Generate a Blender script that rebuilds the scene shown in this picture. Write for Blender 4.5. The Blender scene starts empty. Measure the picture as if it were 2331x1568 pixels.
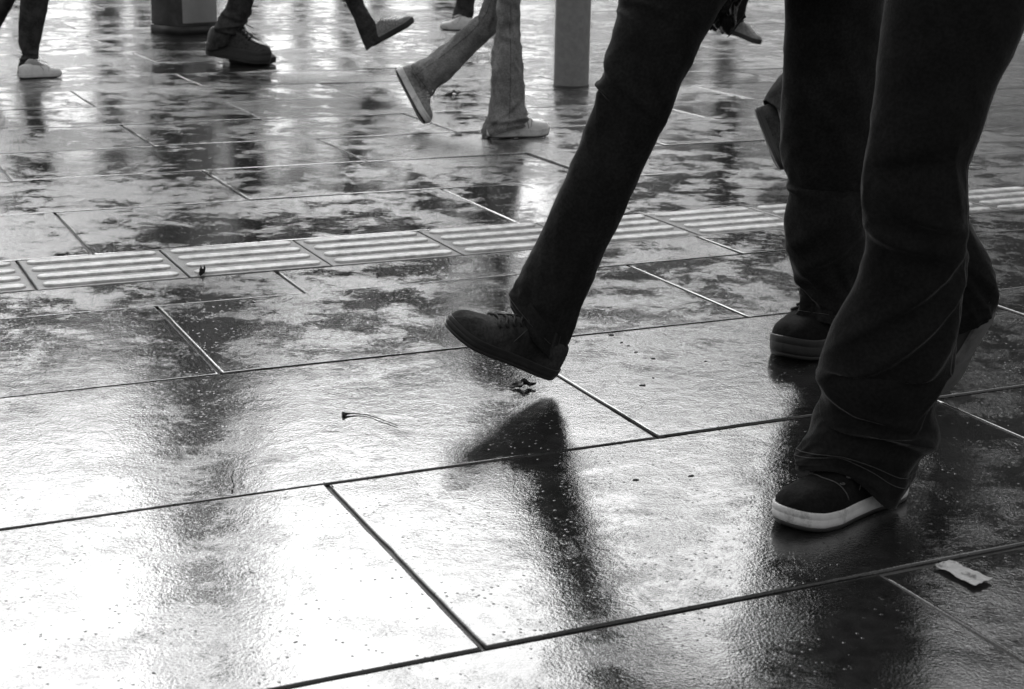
import bpy, bmesh, math, random
from mathutils import Vector, Matrix, noise
R = math.radians
random.seed(7)
scene = bpy.context.scene
C = scene.collection

# ------------------------------------------------------------------ camera
H = 0.95                                   # camera height in metres
F, CX, CY = 3593.0, 1165.5, 784.0          # lens in units of a 2331 px wide picture
PITCH, ROLL, YAW = R(15.717), R(1.068), R(25.19)
_c, _s = math.cos(ROLL), math.sin(ROLL)
_u0 = Vector((0, math.sin(PITCH), math.cos(PITCH)))
RIGHT = Vector((1, 0, 0)) * _c + _u0 * _s
UP = Vector((1, 0, 0)) * -_s + _u0 * _c
FWD = Vector((0, math.cos(PITCH), -math.sin(PITCH)))
cam = bpy.data.cameras.new('camera')
camo = bpy.data.objects.new('camera', cam)
C.objects.link(camo)
m = Matrix((RIGHT, UP, -FWD)).transposed().to_4x4()
m.translation = Vector((0, 0, H))
camo.matrix_world = m
cam.sensor_width = 36
cam.lens = F / 2331 * 36
cam.clip_start = 0.05
cam.clip_end = 1500
cam.dof.use_dof = True
cam.dof.focus_distance = 3.3
cam.dof.aperture_fstop = 11
scene.camera = camo

# ------------------------------------------------------------------ sky and sun
SUN_EL, SUN_AZ = R(31), R(-13)             # azimuth from +Y, negative = left of the picture
w = bpy.data.worlds.new('World')
scene.world = w
w.use_nodes = True
nt = w.node_tree
bg = nt.nodes['Background']
sky = nt.nodes.new('ShaderNodeTexSky')
sky.sky_type = 'NISHITA'
sky.sun_disc = False
sky.sun_elevation = SUN_EL
sky.sun_rotation = SUN_AZ
sky.air_density = 1.5
sky.dust_density = 8.0
bw = nt.nodes.new('ShaderNodeRGBToBW')
nt.links.new(sky.outputs[0], bw.inputs[0])
pw = nt.nodes.new('ShaderNodeMath'); pw.operation = 'POWER'; pw.inputs[1].default_value = 0.75   # overcast: evens the sky out
gn = nt.nodes.new('ShaderNodeMath'); gn.operation = 'MULTIPLY'; gn.inputs[1].default_value = 1.5
nt.links.new(bw.outputs[0], pw.inputs[0]); nt.links.new(pw.outputs[0], gn.inputs[0])
nt.links.new(gn.outputs[0], bg.inputs[0])
bg.inputs[1].default_value = 0.12
sun = bpy.data.lights.new('sun', 'SUN')
sun.energy = 0.5
sun.angle = R(55)
suno = bpy.data.objects.new('sun', sun)
C.objects.link(suno)
sd = Vector((math.sin(SUN_AZ) * math.cos(SUN_EL), math.cos(SUN_AZ) * math.cos(SUN_EL), math.sin(SUN_EL)))
suno.rotation_euler = sd.to_track_quat('Z', 'Y').to_euler()
scene.view_settings.view_transform = 'Standard'
scene.view_settings.look = 'None'
scene.view_settings.exposure = 0.52
scene.view_settings.gamma = 1
scene.cycles.max_bounces = 6

# ------------------------------------------------------------------ helpers
def ray(x, y):
    return RIGHT * ((x - CX) / F) - UP * ((y - CY) / F) + FWD
def G(x, y, z=0.0):
    d = ray(x, y)
    t = (z - H) / d.z
    return Vector((d.x * t, d.y * t, z))
def P(x, y, Y):
    d = ray(x, y)
    t = Y / d.y
    return Vector((d.x * t, d.y * t, H + d.z * t))
def grid(u, v, z=0.0):                      # paving grid (measured at h=.88) to world
    k = H / 0.88
    u *= k; v *= k
    return Vector((u * math.cos(YAW) - v * math.sin(YAW), u * math.sin(YAW) + v * math.cos(YAW), z))

def link_mesh(name, bm, mat=None, parent=None, smooth=True, mats=None):
    me = bpy.data.meshes.new(name)
    bmesh.ops.recalc_face_normals(bm, faces=bm.faces)
    bm.to_mesh(me); bm.free()
    for mm in (mats or [mat]):
        me.materials.append(mm)
    if smooth:
        for p in me.polygons: p.use_smooth = True
    o = bpy.data.objects.new(name, me)
    C.objects.link(o)
    if parent is not None:
        o.parent = parent
        root = parent
        while root.parent: root = root.parent
        if root.type == 'EMPTY' and parent is root: o.matrix_parent_inverse = Matrix.Translation(root.location).inverted()
    return o
def tag(o, label=None, cat=None, group=None, kind=None):
    if label: o['label'] = label
    if cat: o['category'] = cat
    if group: o['group'] = group
    if kind: o['kind'] = kind
    return o
def empty(name, loc, label, cat, group=None):
    o = bpy.data.objects.new(name, None)
    C.objects.link(o)
    o.location = loc
    o.empty_display_size = 0.1
    return tag(o, label, cat, group)

def crom(pts, n):
    """Catmull-Rom through a list of tuples, n samples"""
    out = []
    m_ = len(pts) - 1
    for i in range(n):
        t = i / (n - 1) * m_
        k = min(int(t), m_ - 1); f = t - k
        p0 = pts[max(k - 1, 0)]; p1 = pts[k]; p2 = pts[k + 1]; p3 = pts[min(k + 2, m_)]
        out.append(tuple(0.5 * (2 * b + (c - a) * f + (2 * a - 5 * b + 4 * c - d) * f * f + (3 * b - a - 3 * c + d) * f ** 3)
                         for a, b, c, d in zip(p0, p1, p2, p3)))
    return out
def loft(bm, rings, cap0=False, cap1=False, mi=0):
    vs = [[bm.verts.new(p) for p in r] for r in rings]
    n = len(rings[0])
    for a, b in zip(vs, vs[1:]):
        for i in range(n):
            f = bm.faces.new((a[i], a[(i + 1) % n], b[(i + 1) % n], b[i])); f.material_index = mi
    if cap0: bm.faces.new(vs[0][::-1]).material_index = mi
    if cap1: bm.faces.new(vs[-1]).material_index = mi
    return vs
def tube(bm, pts, r, n=6, closed=False, taper=None, mi=0):
    rings = []
    N = len(pts)
    up = Vector((0.13, 0.2, 1)).normalized()
    for i, p in enumerate(pts):
        a = pts[(i - 1) % N] if (closed or i) else pts[0]
        b = pts[(i + 1) % N] if (closed or i < N - 1) else pts[-1]
        t = (b - a).normalized()
        s = t.cross(up)
        if s.length < 1e-4: s = t.cross(Vector((1, 0, 0)))
        s.normalize(); q = s.cross(t)
        rr = r * (taper(i / (N - 1)) if taper else 1)
        rings.append([p + (s * math.cos(k / n * 2 * math.pi) + q * math.sin(k / n * 2 * math.pi)) * rr for k in range(n)])
    if closed: rings.append(rings[0])
    loft(bm, rings, not closed, not closed, mi)
def box(bm, c, sx, sy, sz, rot=0, mi=0, bev=0):
    r = bmesh.ops.create_cube(bm, size=1)
    M = Matrix.Translation(c) @ Matrix.Rotation(rot, 4, 'Z') @ Matrix.Diagonal((sx, sy, sz, 1))
    bmesh.ops.transform(bm, matrix=M, verts=r['verts'])
    fs = set(f for v in r['verts'] for f in v.link_faces)
    for f in fs: f.material_index = mi
    if bev:
        es = list(set(e for v in r['verts'] for e in v.link_edges))
        bmesh.ops.bevel(bm, geom=es, offset=bev, segments=3, affect='EDGES')

# ------------------------------------------------------------------ materials (all greys: the photograph is monochrome)
def newmat(name):
    mt = bpy.data.materials.new(name)
    mt.use_nodes = True
    return mt, mt.node_tree, mt.node_tree.nodes['Principled BSDF']
def g(v): return (v, v, v, 1)
def nd(t, typ, **kw):
    n = t.nodes.new(typ)
    for k, v in kw.items():
        if k in n.inputs.keys(): n.inputs[k].default_value = v
        else: setattr(n, k, v)
    return n
def math_(t, op, a, b=None, clamp=False):
    n = t.nodes.new('ShaderNodeMath'); n.operation = op; n.use_clamp = clamp
    for i, q in enumerate((a, b)):
        if q is None: continue
        if isinstance(q, (int, float)): n.inputs[i].default_value = q
        else: t.links.new(q, n.inputs[i])
    return n.outputs[0]
def rng(t, v, a, b, c=0.0, d=1.0, smooth=True):
    n = t.nodes.new('ShaderNodeMapRange'); n.interpolation_type = 'SMOOTHSTEP' if smooth else 'LINEAR'
    t.links.new(v, n.inputs[0])
    for i, q in enumerate((a, b, c, d)): n.inputs[i + 1].default_value = q
    return n.outputs[0]
def noise_(t, vec, scale, detail=3, rough=0.5, dist=0.0):
    n = nd(t, 'ShaderNodeTexNoise', Scale=scale, Detail=detail, Roughness=rough, Distortion=dist)
    t.links.new(vec, n.inputs['Vector'])
    return n.outputs['Fac']

def wet_stone(name, base=0.024, grout=False):
    mt, t, b = newmat(name)
    geo = t.nodes.new('ShaderNodeNewGeometry')
    pos = geo.outputs['Position']
    # how much standing water there is: patches of thin film, puddle, and grainy damp stone
    big = noise_(t, pos, 0.9, 3, 0.5, 0.4)
    med = noise_(t, pos, 6.5, 10, 0.73, 0.15)
    mix = math_(t, 'ADD', math_(t, 'MULTIPLY', big, 0.3), math_(t, 'MULTIPLY', med, 0.62))
    mix = math_(t, 'ADD', mix, math_(t, 'MULTIPLY', noise_(t, pos, 70, 3, 0.7), 0.08))
    att = t.nodes.new('ShaderNodeAttribute'); att.attribute_name = 'tone'
    mix = math_(t, 'ADD', mix, math_(t, 'MULTIPLY', math_(t, 'SUBTRACT', att.outputs['Fac'], 1.0), 0.11))   # each slab holds water differently
    puddle = rng(t, mix, 0.45, 0.54)                 # 1 = smooth film of water
    c0 = lambda n: math_(t, 'SUBTRACT', n, 0.5)
    fine = c0(noise_(t, pos, 210, 2, 0.55))
    grain = c0(noise_(t, pos, 520, 2, 0.6))
    rip = c0(noise_(t, pos, 34, 2, 0.5, 0.3))
    roll = c0(noise_(t, pos, 5, 2, 0.5))
    vor = nd(t, 'ShaderNodeTexVoronoi', Scale=70.0, Randomness=1.0)
    t.links.new(pos, vor.inputs['Vector'])
    dropm = rng(t, noise_(t, pos, 9, 3, 0.6), 0.42, 0.56)
    drop = math_(t, 'MULTIPLY', rng(t, vor.outputs['Distance'], 0.03, 0.20, 1.0, 0.0), dropm)
    inv = math_(t, 'SUBTRACT', 1.0, puddle)
    sep = t.nodes.new('ShaderNodeSeparateXYZ'); t.links.new(pos, sep.inputs[0])
    inv = math_(t, 'MULTIPLY', inv, rng(t, sep.outputs['Y'], 2.9, 6.5, 1.0, 5.0))   # drier, grainier stone away from the low spot
    def amp(n, a, b): return math_(t, 'MULTIPLY', n, math_(t, 'ADD', math_(t, 'MULTIPLY', inv, a - b), b))
    hgt = amp(fine, 0.0006, 0.00026)
    hgt = math_(t, 'ADD', hgt, amp(grain, 0.00024, 0.00011))
    hgt = math_(t, 'ADD', hgt, amp(rip, 0.0006, 0.00034))
    hgt = math_(t, 'ADD', hgt, math_(t, 'MULTIPLY', roll, 0.0013))
    hgt = math_(t, 'ADD', hgt, math_(t, 'MULTIPLY', drop, 0.0007))
    bp = nd(t, 'ShaderNodeBump', Strength=1.0, Distance=1.0)
    t.links.new(hgt, bp.inputs['Height'])
    t.links.new(bp.outputs[0], b.inputs['Normal'])
    t.links.new(rng(t, puddle, 0, 1, 0.13, 0.05), b.inputs['Roughness'])
    col = math_(t, 'MULTIPLY', rng(t, noise_(t, pos, 26, 6, 0.7), 0.3, 0.75, 0.6, 1.5), base)
    if not grout:
        col = math_(t, 'MULTIPLY', col, att.outputs['Fac'])
    # little pits in the bluestone and worn pale specks
    pit = rng(t, noise_(t, pos, 60, 3, 0.6), 0.66, 0.72, 1.0, 0.35)
    col = math_(t, 'MULTIPLY', col, pit)
    t.links.new(col, b.inputs['Base Color'])
    b.inputs['IOR'].default_value = 1.5
    # smudges where the water has drawn back and the polish is weaker
    sm = rng(t, noise_(t, pos, 11, 8, 0.72, 0.3), 0.53, 0.70, 1.0, 0.45)
    sm2 = rng(t, noise_(t, pos, 46, 5, 0.7), 0.60, 0.70, 1.0, 0.45)
    smm = math_(t, 'MULTIPLY', sm, sm2)
    t.links.new(math_(t, 'MULTIPLY', smm, 0.9), b.inputs['Coat Weight'])
    t.links.new(math_(t, 'ADD', math_(t, 'MULTIPLY', smm, 0.25), 0.25), b.inputs['Specular IOR Level'])
    b.inputs['Coat IOR'].default_value = 1.5
    t.links.new(rng(t, puddle, 0, 1, 0.06, 0.02), b.inputs['Coat Roughness'])
    t.links.new(bp.outputs[0], b.inputs['Coat Normal'])
    return mt
M_stone = wet_stone('wet_bluestone')
def grout_mat():
    mt, t, b = newmat('wet_joint_sand')
    pos = t.nodes.new('ShaderNodeNewGeometry').outputs['Position']
    n = noise_(t, pos, 260, 4, 0.7)
    t.links.new(rng(t, noise_(t, pos, 6, 4, 0.6), 0.4, 0.6, 0.02, 0.10), b.inputs['Base Color'])
    bp = nd(t, 'ShaderNodeBump', Strength=1.0, Distance=0.0015)
    t.links.new(n, bp.inputs['Height']); t.links.new(bp.outputs[0], b.inputs['Normal'])
    b.inputs['Roughness'].default_value = 0.35
    b.inputs['IOR'].default_value = 1.5
    return mt
M_grout = grout_mat()

def cloth(name, base, weave=900, sheen=0.25, vary=0.5, sheen_tint=0.7, bump=0.0004):
    mt, t, b = newmat(name)
    tc = t.nodes.new('ShaderNodeTexCoord').outputs['Object']
    n1 = noise_(t, tc, weave, 2, 0.6)
    n2 = noise_(t, tc, 14, 5, 0.65)
    n3 = noise_(t, tc, 170, 3, 0.6)
    col = math_(t, 'MULTIPLY', rng(t, n2, 0.3, 0.7, 1 - vary, 1 + vary), base)
    col = math_(t, 'MULTIPLY', col, rng(t, n3, 0.3, 0.7, 0.75, 1.25))
    t.links.new(col, b.inputs['Base Color'])
    b.inputs['Roughness'].default_value = 0.92
    b.inputs['Specular IOR Level'].default_value = 0.15
    b.inputs['Sheen Weight'].default_value = sheen
    b.inputs['Sheen Roughness'].default_value = 0.3
    b.inputs['Sheen Tint'].default_value = g(sheen_tint)
    h = math_(t, 'ADD', math_(t, 'MULTIPLY', n1, bump), math_(t, 'MULTIPLY', n3, bump * 1.6))
    bp = nd(t, 'ShaderNodeBump', Strength=1.0, Distance=1.0)
    t.links.new(h, bp.inputs['Height']); t.links.new(bp.outputs[0], b.inputs['Normal'])
    return mt
M_denim = cloth('black_denim', 0.014, sheen=0.4, vary=0.2)
M_denim2 = cloth('faded_black_denim', 0.022, sheen=0.35, vary=0.25)
M_jean = cloth('grey_blue_jeans', 0.25, sheen=0.1, vary=0.3)
M_grey = cloth('charcoal_trousers', 0.055, sheen=0.08)
M_mid = cloth('mid_grey_trousers', 0.06, sheen=0.08)
M_coat = cloth('dark_coat', 0.02, sheen=0.08, weave=500)
M_coat2 = cloth('grey_coat', 0.07, sheen=0.08, weave=500)
M_canvas = cloth('black_canvas', 0.012, weave=1500, sheen=0.05, vary=0.3)
M_suede = cloth('dark_suede', 0.05, weave=1200, sheen=0.08)

def plain(name, base, rough=0.5, nscale=40, amt=0.25, bump=0.0003, spec=0.5, dirt=0.0, metallic=0):
    mt, t, b = newmat(name)
    tc = t.nodes.new('ShaderNodeTexCoord').outputs['Object']
    n = noise_(t, tc, nscale, 5, 0.65)
    col = math_(t, 'MULTIPLY', rng(t, n, 0.3, 0.7, 1 - amt, 1 + amt), base)
    if dirt:
        col = math_(t, 'MULTIPLY', col, rng(t, noise_(t, tc, nscale * 0.4, 6, 0.7), 0.52, 0.68, 1.0, 1 - dirt))
    t.links.new(col, b.inputs['Base Color'])
    t.links.new(rng(t, n, 0.3, 0.7, rough * 0.8, min(1, rough * 1.2)), b.inputs['Roughness'])
    b.inputs['Specular IOR Level'].default_value = spec
    b.inputs['Metallic'].default_value = metallic
    bp = nd(t, 'ShaderNodeBump', Strength=1.0, Distance=bump)
    t.links.new(noise_(t, tc, nscale * 4, 3, 0.6), bp.inputs['Height'])
    t.links.new(bp.outputs[0], b.inputs['Normal'])
    return mt
M_tact = plain('worn_pale_tactile_stone', 0.72, 0.42, 24, 0.3, bump=0.0012, dirt=0.35)
M_tbase = plain('tactile_tile_base', 0.13, 0.35, 24, 0.4, bump=0.0015, dirt=0.4)
M_rubber_w = plain('white_rubber', 0.8, 0.5, 60, 0.08, dirt=0.45)
M_rubber_d = plain('dark_rubber', 0.035, 0.45, 60, 0.2)
M_tread = plain('worn_grey_tread', 0.16, 0.6, 60, 0.3)
M_bag = plain('black_plastic_bag', 0.012, 0.25, 30, 0.2, bump=0.001)
M_rubber_m = plain('grey_rubber', 0.03, 0.5, 60, 0.2)
M_leather_w = plain('white_leather', 0.88, 0.45, 50, 0.08, dirt=0.15)
M_leather_g = plain('grey_mesh_upper', 0.3, 0.6, 90, 0.4)
M_leather_d = plain('dark_leather', 0.025, 0.3, 60, 0.3)
M_stitch = plain('thread', 0.10, 0.8, 200, 0.3)
M_lace = plain('lace', 0.02, 0.8, 200, 0.3)
M_skin = plain('skin', 0.38, 0.5, 40, 0.08)
M_hair = plain('hair', 0.02, 0.5, 200, 0.4)
M_sock = plain('white_sock', 0.7, 0.9, 200, 0.1)
M_metal = plain('brushed_bollard_metal', 0.30, 0.35, 30, 0.12, spec=0.6)
M_litface = plain('pillar_lit_face', 0.85, 0.5, 12, 0.06)  # near-white tone stands in for light on the pillar's right face
M_pillar = plain('grey_stone_pillar', 0.20, 0.6, 10, 0.3, dirt=0.3)
M_bdark = plain('dark_facade', 0.10, 0.6, 0.5, 0.3)
M_bmid = plain('mid_facade', 0.22, 0.7, 0.5, 0.2)
M_bpale = plain('pale_facade', 0.8, 0.7, 0.5, 0.15)
M_glass = plain('facade_glass', 0.02, 0.12, 0.5, 0.2)
M_paper = plain('printed_paper', 0.7, 0.6, 70, 0.15, dirt=0.75)
M_leaf = plain('wet_leaf', 0.03, 0.25, 80, 0.4, bump=0.001)
M_paleleaf = plain('pale_leaf', 0.4, 0.4, 80, 0.3, bump=0.001)

# ------------------------------------------------------------------ ground and paving
bm = bmesh.new()
bmesh.ops.create_grid(bm, x_segments=2, y_segments=2, size=400)
bmesh.ops.translate(bm, verts=bm.verts, vec=(0, 0, -0.05))
tag(link_mesh('ground', bm, M_grout, smooth=False), kind='structure')

def slab(bm, u0, u1, v0, v1, lay, gap=0.0027, drop=0.0, tilt=0.0022, lean=0.0):
    """one paving slab with rounded arrises; corners in grid units"""
    k = H / 0.88
    g_ = gap / k * random.uniform(0.8, 1.3)
    cs = []
    near = v0 < 6.5
    for (a0, b0), (a1, b1) in (((u0 + g_, v0 + g_), (u1 - g_, v0 + g_)), ((u1 - g_, v0 + g_), (u1 - g_, v1 - g_)), ((u1 - g_, v1 - g_), (u0 + g_, v1 - g_)), ((u0 + g_, v1 - g_), (u0 + g_, v0 + g_))):
        n_ = max(2, int(math.hypot(a1 - a0, b1 - b0) / .018)) if near else 1
        for q in range(n_):
            cs.append((a0 + (a1 - a0) * q / n_, b0 + (b1 - b0) * q / n_))
    hu, hv = (u1 - u0) / 2, (v1 - v0) / 2
    def chip(a, b):                              # worn, slightly wandering edge with a few chips
        w = Vector((a * 9, b * 9, u0 * 3.1 + v0))
        e = .0007 * noise.noise(w * 2.2) + .0005 * noise.noise(w * 7)
        return max(0, e) + .0035 * max(0, noise.noise(w * 1.3 + Vector((5, 0, 0))) - .42)
    cu, cv = (u0 + u1) / 2, (v0 + v1) / 2
    tx, ty = random.gauss(0, tilt), random.gauss(0, tilt) + lean
    dz = random.uniform(-0.0006, 0.0006) + drop
    tone = random.uniform(0.75, 1.3)
    prev = None
    for off, z in ((0.0, -0.045), (0.0, -0.006), (0.0004, -0.0030), (0.0012, -0.0014), (0.0024, -0.0006), (0.0044, 0.0)):
        o = off / k * (1.0 if v0 < 3.9 else 1.8)          # arrises are more worn beyond the strip
        ring = []
        for (a, b) in cs:
            ch_ = (chip(a, b) if near and z > -.04 else 0) / k * 1.6
            ea, eb = min(o + ch_, hu * .4), min(o + ch_, hv * .4)
            la, lb = hu - g_, hv - g_
            a2 = cu + (a - cu) * (1 - o / la) - (ch_ if abs(abs(a - cu) - la) < 1e-6 else 0) * (1 if a > cu else -1)
            b2 = cv + (b - cv) * (1 - o / lb) - (ch_ if abs(abs(b - cv) - lb) < 1e-6 else 0) * (1 if b > cv else -1)
            ring.append(bm.verts.new(grid(a2, b2, z + dz + (a2 - cu) * tx * k + (b2 - cv) * ty * k)))
        if prev:
            for i in range(len(ring)):
                f = bm.faces.new((prev[i], prev[(i + 1) % len(ring)], ring[(i + 1) % len(ring)], ring[i]))
                for l in f.loops: l[lay] = tone
                f.smooth = True
        prev = ring
    f = bm.faces.new(prev)
    for l in f.loops: l[lay] = tone
LEAN = {2.843: (-.001, .0), 2.215: (.005, -.0013), 1.605: (.003, -.0037), 1.005: (0, -.0047), 0.4: (0, -.0047)}   # gentle fall of the paving to the camera
rows = [0.4, 1.005, 1.605, 2.215, 2.843, 3.40, 3.645, None, 3.972, 4.567, 5.135, 5.705]
while rows[-1] < 25: rows.append(rows[-1] + 0.585)
bm = bmesh.new(); lay = bm.loops.layers.float.new('tone')
A_, B_ = 0.725, 1.322
par = {1.005: B_, 0.4: A_, 1.605: A_, 2.215: B_, 2.843: A_, 3.40: B_ - 0.25, 3.972: 0.698, 4.567: 1.268, 5.135: 0.66}
alt = 0
for a, b in zip(rows, rows[1:]):
    if a is None or b is None: continue
    off = par.get(a)
    if off is None:
        alt ^= 1; off = (1.26 if alt else 0.66) + random.uniform(-0.05, 0.05)
    # columns
    n0 = int((-13 - off) // 1.19)
    for k in range(n0, n0 + 32):
        u0 = off + 1.19 * k; u1 = u0 + 1.19
        c = grid((u0 + u1) / 2, (a + b) / 2)
        if abs(c.x) > 4.5 + 0.42 * max(c.y, 0) or c.y < -1.5 or c.y > 24: continue
        slab(bm, u0, u1, a, b, lay, lean=LEAN.get(a, (0, 0))[0], drop=LEAN.get(a, (0, 0))[1])
pav = link_mesh('pavement', bm, M_stone, smooth=False)
tag(pav, kind='structure')
# sanded joint bed just below the slab tops
bm = bmesh.new()
vs = [bm.verts.new((x, y, -0.0095)) for x, y in ((-16, -3), (16, -3), (16, 25), (-16, 25))]
bm.faces.new(vs)
tag(link_mesh('joint_bed', bm, M_grout, smooth=False), kind='structure')
# tactile guiding strip: tiles with four raised rounded bars each
bm = bmesh.new(); lay = bm.loops.layers.float.new('tone')
def capsule(bm, u0, u1, v, wid, hgt, lay, z0):
    k = H / 0.88
    ends = []
    levels = [(1.0, 0.0), (0.96, 0.55), (0.90, 0.86), (0.78, 0.98), (0.45, 1.0)]
    rings = []
    r = wid / 2
    for s, hz in levels:
        rr = r * s
        ring = []
        for j in range(9):
            a = math.pi / 2 + math.pi * j / 8
            ring.append((u0 + r + rr * math.cos(a), v + rr * math.sin(a)))
        for j in range(9):
            a = -math.pi / 2 + math.pi * j / 8
            ring.append((u1 - r + rr * math.cos(a), v + rr * math.sin(a)))
        rings.append([bm.verts.new(grid(a, b, z0 + hz * hgt)) for a, b in ring])
    n = 18
    fs = []
    for A, B in zip(rings, rings[1:]):
        for i in range(n): fs.append(bm.faces.new((A[i], A[(i + 1) % n], B[(i + 1) % n], B[i])))
    fs.append(bm.faces.new(rings[-1]))
    for f in fs:
        f.smooth = True; f.material_index = 1
        for l in f.loops: l[lay] = 1.0
TU, TS = 0.508, 0.3555
for k in range(-34, 60):
    u0 = TU + TS * k
    c = grid(u0, 3.8)
    if abs(c.x) > 4.5 + 0.42 * c.y: continue
    slab(bm, u0, u0 + TS, 3.645, 3.972, lay, gap=0.002, tilt=0.001)
    for j in range(4):
        vv = 3.645 + 0.327 * (j + 0.5) / 4
        capsule(bm, u0 + 0.018, u0 + TS - 0.018, vv, 0.040, 0.0068, lay, -0.001)
tag(link_mesh('tactile_paving', bm, None, smooth=False, mats=[M_tbase, M_tact]), kind='structure')

# ------------------------------------------------------------------ buildings across the square (seen mirrored in the wet stone)
def pxaz(x): 
    d = ray(x, 100); return math.atan2(d.x, d.y)
def building(x0, x1, dist, height, mat, label, pod=None, floors=4, depth=12):
    a0, a1 = pxaz(x0), pxaz(x1)
    X0, X1 = dist * math.tan(a0), dist * math.tan(a1)
    t = empty('building', ((X0 + X1) / 2, dist, 0), label, 'building', 'buildings across the square')
    bm = bmesh.new()
    W = X1 - X0; c = Vector(((X0 + X1) / 2, dist + depth / 2, height / 2))
    z0 = pod or 0
    box(bm, Vector((c.x, c.y, (height + z0) / 2)), W, depth, height - z0)
    link_mesh('wall', bm, mat, t, smooth=False)
    bm = bmesh.new()
    box(bm, Vector((c.x, dist + depth / 2, height + 0.3)), W + 0.5, depth + 0.5, 0.6)
    link_mesh('roof_cornice', bm, M_bdark, t, smooth=False)
    if pod:                                   # made-up open arcade on columns: low bright sky shows through, lightening far paving
        for i in range(max(2, int(W / 7)) + 1):
            for yy in (dist + .6, dist + depth - .6):
                bm = bmesh.new()
                x = X0 + .6 + (W - 1.2) * i / max(2, int(W / 7))
                tube(bm, [Vector((x, yy, 0)), Vector((x, yy, pod))], .35, 16)
                link_mesh('added_column', bm, mat, t)
    fh = (height - (pod or 0)) / floors
    ncol = max(2, int(W / 3.2))
    for i in range(floors):
        for j in range(ncol):
            bm = bmesh.new()
            box(bm, Vector((X0 + W * (j + .5) / ncol, dist - 0.04, (pod or 0) + fh * (i + .5))), W / ncol * .55, 0.12, fh * .6)
            link_mesh('window', bm, M_glass, t, smooth=False)
building(-2600, 85, 46,15.6, M_bdark, 'dark low building at the far left of the square, behind the pedestrians', 7.0, 3)
building(175, 468, 48,15.6, M_bdark, 'dark building with a flat roof behind the square pillar', 7.0, 3)
building(524, 1050, 48,15.6, M_bdark, 'long dark building with a flat roof facing the square, centre left', 7.0, 3)
building(1098, 1188, 50,15.6, M_bdark, 'narrow dark building between two bright gaps', 7.0, 3)
building(1262, 2050, 50, 15.0, M_bmid, 'mid grey building facing the square, right of centre', 5.6, 4)
building(2120, 4200, 44, 23.0, M_bdark, 'tall dark building at the right end of the square', 4, 6)

# ------------------------------------------------------------------ pillar and bollard
def build_pillar():
    base = G(398, 79)
    t = empty('pillar', base, 'tall square grey pillar with one face coloured as if lit, behind the striding boots', 'pillar')
    d = 0.30
    c = base + Vector((0.03, 0.2, 0))
    bm = bmesh.new(); box(bm, c + Vector((0, 0, 3.3)), 0.335, 0.335, 6.5, R(50), bev=0.012)
    link_mesh('shaft', bm, M_pillar, t)
    bm = bmesh.new(); box(bm, c + Vector((0, 0, 0.027)), 0.339, 0.339, 0.056, R(50))
    link_mesh('base', bm, M_rubber_d, t)
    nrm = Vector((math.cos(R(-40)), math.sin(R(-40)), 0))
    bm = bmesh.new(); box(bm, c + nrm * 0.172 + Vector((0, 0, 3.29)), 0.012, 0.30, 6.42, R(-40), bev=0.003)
    link_mesh('lit_face', bm, M_litface, t)  # pale sheet puts the lit look of this face into its colour
    bm = bmesh.new(); box(bm, c + Vector((0, 0, 6.62)), 0.5, 0.5, 0.12, R(50), bev=0.02)
    link_mesh('cap', bm, M_pillar, t)
    for z, hh in ((3.2, .6), (4.25, .7)):       # unseen dark boxes added to the shaft to blacken its mirror image
        bm = bmesh.new(); box(bm, c + Vector((0.02, -0.02, z)), 0.74, 0.60, hh, R(20), bev=0.02)
        link_mesh('reflection_box', bm, M_rubber_d, t)
build_pillar()
def build_bollard():
    base = (G(1262, 200) + G(1340, 203)) / 2 + Vector((0, 0.09, 0))
    t = empty('bollard', base, 'smooth cylindrical grey bollard with a bright right edge, right of the jeans wearer', 'bollard')
    r = 0.0935
    prof = [(r, 0.012), (r, 0.9), (r, 0.985), (r - 0.004, 0.998), (r - 0.015, 1.008), (r * .5, 1.016), (0.004, 1.02)]
    bm = bmesh.new()
    loft(bm, [[base + Vector((q * math.cos(a * math.pi / 32), q * math.sin(a * math.pi / 32), z)) for a in range(64)] for q, z in prof], cap1=True)
    link_mesh('post', bm, M_metal, t)
    bm = bmesh.new()
    loft(bm, [[base + Vector((q * math.cos(a * math.pi / 32), q * math.sin(a * math.pi / 32), z)) for a in range(64)] for q, z in ((r + .004, -.01), (r + .004, .010), (r - .01, .0125))], cap1=True)
    link_mesh('base_ring', bm, M_rubber_d, t)
build_bollard()

# ------------------------------------------------------------------ shoes
OUT = [(0, 0.0), (0.006, .03), (0.03, .066), (0.08, .098), (0.2, .118), (0.38, .112), (0.55, .130), (0.72, .160), (0.84, .152), (0.92, .118), (0.97, .074), (0.993, .034), (1.0, 0.0)]
def interp(tab, s):
    for (a, x), (b, y) in zip(tab, tab[1:]):
        if s <= b:
            f = (s - a) / (b - a) if b > a else 0
            return x + (y - x) * f
    return tab[-1][1]
def smoothtab(tab, s, e=0.02):
    return (interp(tab, max(s - e, 0)) + 2 * interp(tab, s) + interp(tab, min(s + e, 1))) / 4
def outline(n, k=1.0):
    """closed outline in unit-length coordinates, slight inward curve of the last"""
    pts = []
    for i in range(n):
        a = 2 * math.pi * i / n
        s = 0.5 - 0.5 * math.cos(a)
        wd = math.sqrt(max(0, 1 - (2 * s - 1) ** 2))
        # blend of ellipse rounding at the ends and tabulated width
        wtab = smoothtab(OUT, s) if 0.04 < s < 0.93 else interp(OUT, s)
        y = wtab * (1 if a < math.pi else -1)
        pts.append(((s - .5) * k + .5, y * k))
    return pts
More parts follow.
